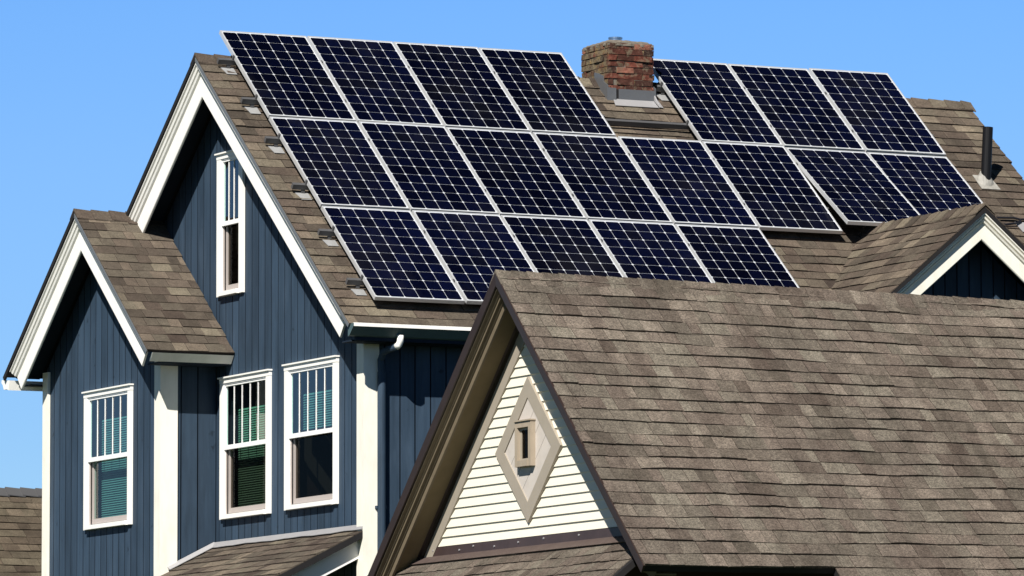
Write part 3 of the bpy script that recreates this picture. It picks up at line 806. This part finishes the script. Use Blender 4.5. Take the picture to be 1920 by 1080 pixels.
for k in range(n):                                          # deck, following the slight sag
    u0, u1 = .012 + (LF - .02) * k / n, .012 + (LF - .02) * (k + 1) / n
    for q0 in range(4):
        a0, a1 = SF * q0 / 4, SF * (q0 + 1) / 4 - (.01 if q0 == 3 else 0)
        mb.hexa([pos_f(u0, a1, -.07), pos_f(u1, a1, -.07), pos_f(u1, a0, -.07), pos_f(u0, a0, -.07), pos_f(u0, a1, -.005), pos_f(u1, a1, -.005), pos_f(u1, a0, -.005), pos_f(u0, a0, -.005)], .5, 1)
mb.hexa([pos_fb(.012, 5.2, -.07), pos_fb(LF, 5.2, -.07), pos_fb(LF, 0, -.07), pos_fb(.012, 0, -.07), pos_fb(.012, 5.2, -.005), pos_fb(LF, 5.2, -.005), pos_fb(LF, 0, -.005), pos_fb(.012, 0, -.005)], .5, 1)
shingles(mb, pos_f, LF, SF, rough=.24, wr=(.09, .24), lift=.0145, wav=.0062)
shingles(mb, pos_fb, LF, 5.2, rough=.2, wr=(.3, .6))
# lower run of the slope further right
def pos_f2(u, s, h): return pos_f(u + 1.72, s + SF - .002, h)
mb.hexa([pos_f(1.73, SF + 1.5, -.07), pos_f(LF, SF + 1.5, -.07), pos_f(LF, SF - .012, -.07), pos_f(1.73, SF - .012, -.07), pos_f(1.73, SF + 1.5, -.005), pos_f(LF, SF + 1.5, -.005), pos_f(LF, SF - .012, -.005), pos_f(1.73, SF - .012, -.005)], .5, 1)
shingles(mb, pos_f2, LF - 1.72, 1.49, rough=.24, wr=(.09, .24), lift=.0145, wav=.005)
froof = mb.build('roof', [M['shingle_old'], M['roof_edge']], front, weld=False)
mb = MB(); caps(mb, pos_f(-.008, 0, 0), (1, 0, -.0105), LF, (0, -cf, -sf), (0, cf, -sf), .155, .145, .016, rough=.25)
mb.build('ridge_cap', M['shingle_old'], froof, weld=False)
mb = MB()
for sd, b1 in ((-1, BF), (1, 3.6)):
    rake(mb, hf, fz0, TF, b1, [(fx0 - .012, .0), (fx0 + .010, .0), (fx0 + .010, .075), (fx0 - .004, .075)], sd)
mb.build('drip_edge', M['brown_edge'], front)
FP = [(fx0 + .018, .072), (fx0 + .018, .082), (fx0 + .052, .085), (fx0 + .052, .092), (fx0 + .066, .095), (fx0 + .070, .106), (fx0 + .100, .109), (fx0 + .100, .115), (fx0 + .114, .118), (fx0 + .116, .158), (fx0 + .138, .158), (fx0 + .138, .072)]
for sd, b1 in ((-1, BF - .01), (1, 3.58)):
    mb = MB(); rake(mb, hf, fz0, TF, b1, FP, sd); mb.build('bargeboard', M['fascia_brown'], front)
XFW = fx0 + .365
mb = MB()
for sd, b1 in ((-1, BF - .03), (1, 3.55)):
    rake(mb, hf, fz0, TF, b1, [(fx0 + .139, .118), (XFW - .02, .118), (XFW - .02, .134), (fx0 + .139, .134)], sd)
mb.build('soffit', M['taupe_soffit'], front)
mb = MB()
for sd, b1 in ((-1, 2.4), (1, 3.5)):
    rake(mb, hf, fz0, TF, b1, [(XFW - .07, .135), (XFW - .045, .138), (XFW - .03, .155), (XFW - .03, .168), (XFW + .01, .168), (XFW + .01, .135)], sd)
mb.build('bed_moulding', M['brown_edge'], front)  # moulding coloured near black to draw the shadow gap under the soffit
mb = MB()
for sd, b1 in ((-1, 2.34), (1, 2.34)):
    rake(mb, hf, fz0, TF, b1, [(XFW - .030, .169), (XFW - .030, .290), (XFW + .0, .290), (XFW, .169)], sd)
mb.build('frieze_board', M['taupe'], front)
# clapboards
mb = MB(); e = .0792; z = -6.052; zt = lambda b: fz0 - TF * abs(b) - .31
kf = .15 / cf
while z < fz0 - kf - .02:
    z1 = z + e + .012
    hw0 = (fz0 - kf - z) / TF; hw1 = max(.001, (fz0 - kf - z1) / TF)
    j = rnd.uniform(-.0015, .0015); jj = rnd.uniform(-.001, .001)
    mb.hexa([(XFW - .020 + jj, fy0 - hw0, z + j), (XFW + .0, fy0 - hw0, z + j), (XFW + .0, fy0 + hw0, z + j), (XFW - .020 + jj, fy0 + hw0, z + j),
             (XFW - .004, fy0 - hw1, z1), (XFW + .0, fy0 - hw1, z1), (XFW + .0, fy0 + hw1, z1), (XFW - .004, fy0 + hw1, z1)], rnd.random())
    z += e
hw = (fz0 - kf + 6.3) / TF
mb.prism([(XFW + .002, fy0 - hw, -6.3), (XFW + .002, fy0 + hw, -6.3), (XFW + .002, fy0, fz0 - kf)], (.1, 0, 0))
mb.box(XFW + .002, XFW + .10, fy0 - .9, fy0 + 3.4, -H0, -6.3)
mb.box(XFW + .1, FX1 - .3, fy0 - 1.0, fy0 - .9, -H0, -5.2, .5, 1); mb.box(XFW + .1, FX1 - .3, fy0 + 3.3, fy0 + 3.4, -H0, -7.3); mb.box(FX1 - .4, FX1 - .3, fy0 - .89, fy0 + 3.29, -H0, -6.5)  # front wall coloured dark brown to stand for shade under the eave
mb.build('wall', [M['clap'], M['brown_flash']], front)
# diamond panel
dy, dz, hwD = -13.445, -5.330, .607
mb = MB(); inn = hwD - .172
for k in range(4):
    an = [(0, 1), (1, 0), (0, -1), (-1, 0)]
    p, q = an[k], an[(k + 1) % 4]
    A_ = [(XFW - .040, dy - p[0] * hwD, dz + p[1] * hwD), (XFW - .040, dy - q[0] * hwD, dz + q[1] * hwD), (XFW - .040, dy - q[0] * inn, dz + q[1] * inn), (XFW - .040, dy - p[0] * inn, dz + p[1] * inn)]
    mb.prism(A_, (.038, 0, 0))
dia = mb.build('diamond_frame', M['taupe'], front)
mb = MB()                                                   # diagonal boards inside the diamond
nb = 4
for k in range(nb):
    t0, t1 = -1 + 2 * k / nb + .006, -1 + 2 * (k + 1) / nb - .006
    f = lambda s, t_: (XFW - .030, dy - inn * (s + t_) / 2, dz + inn * (s - t_) / 2)
    mb.prism([f(-1, t0), f(1, t0), f(1, t1), f(-1, t1)], (.012, 0, 0), rnd.random())
mb.build('diamond_panel', M['pale_panel'], dia)
# little attic vent window
vy0, vy1, vz0, vz1 = -13.575, -13.285, -5.470, -5.095
mb = MB(); q0, q1 = XFW - .078, XFW - .028; c_ = .042
mb.box(q0, q1, vy0, vy0 + c_, vz0, vz1); mb.box(q0, q1, vy1 - c_, vy1, vz0, vz1)
mb.box(q0, q1, vy0 + c_, vy1 - c_, vz1 - .05, vz1); mb.box(q0 - .012, q1, vy0 + c_, vy1 - c_, vz0, vz0 + .05)
mb.box(q0 - .012, q1, vy0 - .008, vy1 + .008, vz1 + .0, vz1 + .012)
vw = mb.build('vent_window', M['bare_wood'], front)
mb = MB(); i_ = .024
mb.box(q0 + .03, q1, vy0 + c_, vy0 + c_ + i_, vz0 + .05, vz1 - .05); mb.box(q0 + .03, q1, vy1 - c_ - i_, vy1 - c_, vz0 + .05, vz1 - .05)
mb.box(q0 + .03, q1, vy0 + c_ + i_, vy1 - c_ - i_, vz1 - .07, vz1 - .05); mb.box(q0 + .03, q1, vy0 + c_ + i_, vy1 - c_ - i_, vz0 + .05, vz0 + .068)
mb.build('frame', M['taupe'], vw)
mb = MB(); mb.box(q1 - .012, q1 - .008, vy0 + c_ + i_, vy1 - c_ - i_, vz0 + .068, vz1 - .07); mb.build('pane', M['glass_low'], vw)
mb = MB(); mb.box(q1 - .004, q1 - .001, vy0 + c_ + i_, vy1 - c_ - i_, vz0 + .068, vz1 - .07); mb.build('backing', M['interior'], vw)
# metal flashing at the foot of the gable and the pent roof below
mb = MB()
mb.box(XFW - .026, XFW - .003, fy0 - 1.97, fy0 + 1.93, -6.135, -6.056)
mb.build('flashing_strip', M['brown_flash'], front)
mb = MB()
for y in (-11.62, -12.13, -12.40, -12.80, -13.25, -13.72, -14.36):
    mb.tube([(XFW - .024, y, -6.090 + .012 * math.sin(y * 9)), (XFW - .034, y, -6.090 + .012 * math.sin(y * 9))], .008, 8)
mb.build('nails', M['lightgalv'], front)
pn = Vector((-.62, 0, .785)).normalized(); pd = Vector((-.785, 0, -.62)).normalized()
def pos_p(u, s, h): return Vector((XFW - .022, fy0 + 2.02, -6.136)) + Vector((0, -u, 0)) + pd * s + pn * h
mb = MB()
mb.hexa([pos_p(-.3, .0, .004), pos_p(4.3, .0, .004), pos_p(4.3, .115, .018), pos_p(-.3, .115, .018), pos_p(-.3, .0, .009), pos_p(4.3, .0, .009), pos_p(4.3, .115, .023), pos_p(-.3, .115, .023)])
mb.build('flashing_apron', M['brown_flash_top'], front)
mb = MB()
mb.prism([pos_p(-.9, 0, -.004), pos_p(4.35, 0, -.004), pos_p(4.35, .62, -.004), pos_p(-.9, .62, -.004)], -pn * .05, .5, 1)
shingles(mb, lambda u, s, h: pos_p(u - .9, s, h), 5.2, .62, exp=.128, rough=.2, wr=(.10, .22), lift=.012)
mb.build('pent_roof', [M['shingle_old'], M['roof_edge']], front, weld=False)
# eave gutter end under the lower run
mb = MB()
mb.tube([(-1.80, -16.20, -6.60), (6.9, -16.20, -6.56)], .075, 16)
mb.build('downpipe', M['pale_panel'], front, smooth=True)

# ================================================================== neighbour far left
nb_ = thing('neighbour_house', 'house far left behind the blue house, only its brown shingle roof showing beside the bay', 'house', (3.0, 13.5, 0))
ny0, nz0 = 13.52, -3.985; NL, nx0 = 14.0, -5.0
mb = MB()
hn = MX(ny0)
for sd in (-1, 1): slab(mb, hn, nz0, TN, 4.2, nx0, nx0 + NL, .006, .08, sd, 1)
shingles(mb, lambda u, s, h: Vector((nx0 + u, ny0 - s * CS, nz0 - s * SN)) + Vector((0, -SN, CS)) * h, NL, 4.22 / CS, rough=.22, lift=.014)
shingles(mb, lambda u, s, h: Vector((nx0 + u, ny0 + s * CS, nz0 - s * SN)) + Vector((0, SN, CS)) * h, NL, 4.22 / CS, rough=.2, wr=(.4, .8))
nroof = mb.build('roof', [M['shingle_far'], M['roof_edge']], nb_, weld=False)
mb = MB(); caps(mb, (nx0, ny0, nz0 + .015), (1, 0, 0), NL, (0, -CS, -SN), (0, CS, -SN), .13, .21, .035)
mb.build('ridge_cap', M['rail'], nroof, weld=False)
mb = MB(); mb.box(nx0 + .4, nx0 + NL - .4, ny0 - 3.9, ny0 + 3.9, -H0, nz0 - TN * 3.9 - .1)
for x in (nx0 + .4, nx0 + NL - .5): mb.prism([(x, ny0 - 3.9, nz0 - TN * 3.9 - .1), (x, ny0 + 3.9, nz0 - TN * 3.9 - .1), (x, ny0, nz0 - .1)], (.1, 0, 0))
mb.build('wall', M['clap'], nb_)

# ================================================================== ground, sky, sun, camera
mb = MB(); n = 24; R_ = 1500
mb.face([(R_ * math.cos(k * 2 * math.pi / n), R_ * math.sin(k * 2 * math.pi / n), -H0) for k in range(n)])
g = mb.build('ground', M['ground']); g['kind'] = 'structure'

w = bpy.data.worlds.new('World'); bpy.context.scene.world = w; w.use_nodes = True
t = w.node_tree; bg = t.nodes['Background']
sky = t.nodes.new('ShaderNodeTexSky'); sky.sky_type = 'NISHITA'; sky.sun_disc = False
sky.sun_elevation = math.asin(SUN.z); sky.sun_rotation = math.atan2(SUN.x, SUN.y)
sky.air_density = 1.0; sky.dust_density = .1; sky.ozone_density = 3.0
hsv = t.nodes.new('ShaderNodeHueSaturation'); hsv.inputs['Saturation'].default_value = 1.25
tc = t.nodes.new('ShaderNodeTexCoord'); sx = t.nodes.new('ShaderNodeSeparateXYZ'); t.links.new(tc.outputs['Generated'], sx.inputs[0])
zr_ = ramp(t, sx.outputs[2], [(.0, (.62, .82, 1.22)), (.073, (.66, .86, 1.28)), (.115, (.79, .97, 1.37)), (.14, (.79, 1.0, 1.42)), (.22, (.34, .44, .62)), (.5, (.085, .11, .145))])   # deepens to the zenith
mu = t.nodes.new('ShaderNodeMix'); mu.data_type = 'RGBA'; mu.blend_type = 'MULTIPLY'; mu.inputs[0].default_value = 1
t.links.new(sky.outputs[0], hsv.inputs['Color']); t.links.new(hsv.outputs[0], mu.inputs[6]); t.links.new(zr_, mu.inputs[7]); t.links.new(mu.outputs[2], bg.inputs['Color'])
bg.inputs['Strength'].default_value = .055

sd = bpy.data.lights.new('sun', 'SUN'); sd.energy = 5.0; sd.angle = math.radians(.5); sd.color = (1.0, .955, .88)
so = bpy.data.objects.new('sun', sd); C.objects.link(so); so.rotation_euler = SUN.to_track_quat('Z', 'Y').to_euler(); so.location = (-30, -30, 50)

cd = bpy.data.cameras.new('camera'); co = bpy.data.objects.new('camera', cd); C.objects.link(co)
cd.sensor_width = 36; cd.sensor_fit = 'HORIZONTAL'; cd.lens = 36 * 11809.77 / 1920; cd.clip_start = .5; cd.clip_end = 5000
rt = Vector((.89582752, -.44439901, -.00160519)); dn = Vector((.04072779, .08569557, -.99548858)); fw = Vector((.4425317, .89172069, .09486784))
mw = Matrix((( rt.x, -dn.x, -fw.x, -26.41519), (rt.y, -dn.y, -fw.y, -60.06446), (rt.z, -dn.z, -fw.z, -8.95006 + H0), (0, 0, 0, 1)))
co.matrix_world = mw
sc = bpy.context.scene; sc.camera = co
sc.view_settings.view_transform = 'Standard'; sc.view_settings.look = 'None'; sc.view_settings.exposure = .7; sc.view_settings.gamma = 1
sc.cycles.max_bounces = 8; sc.cycles.transparent_max_bounces = 12
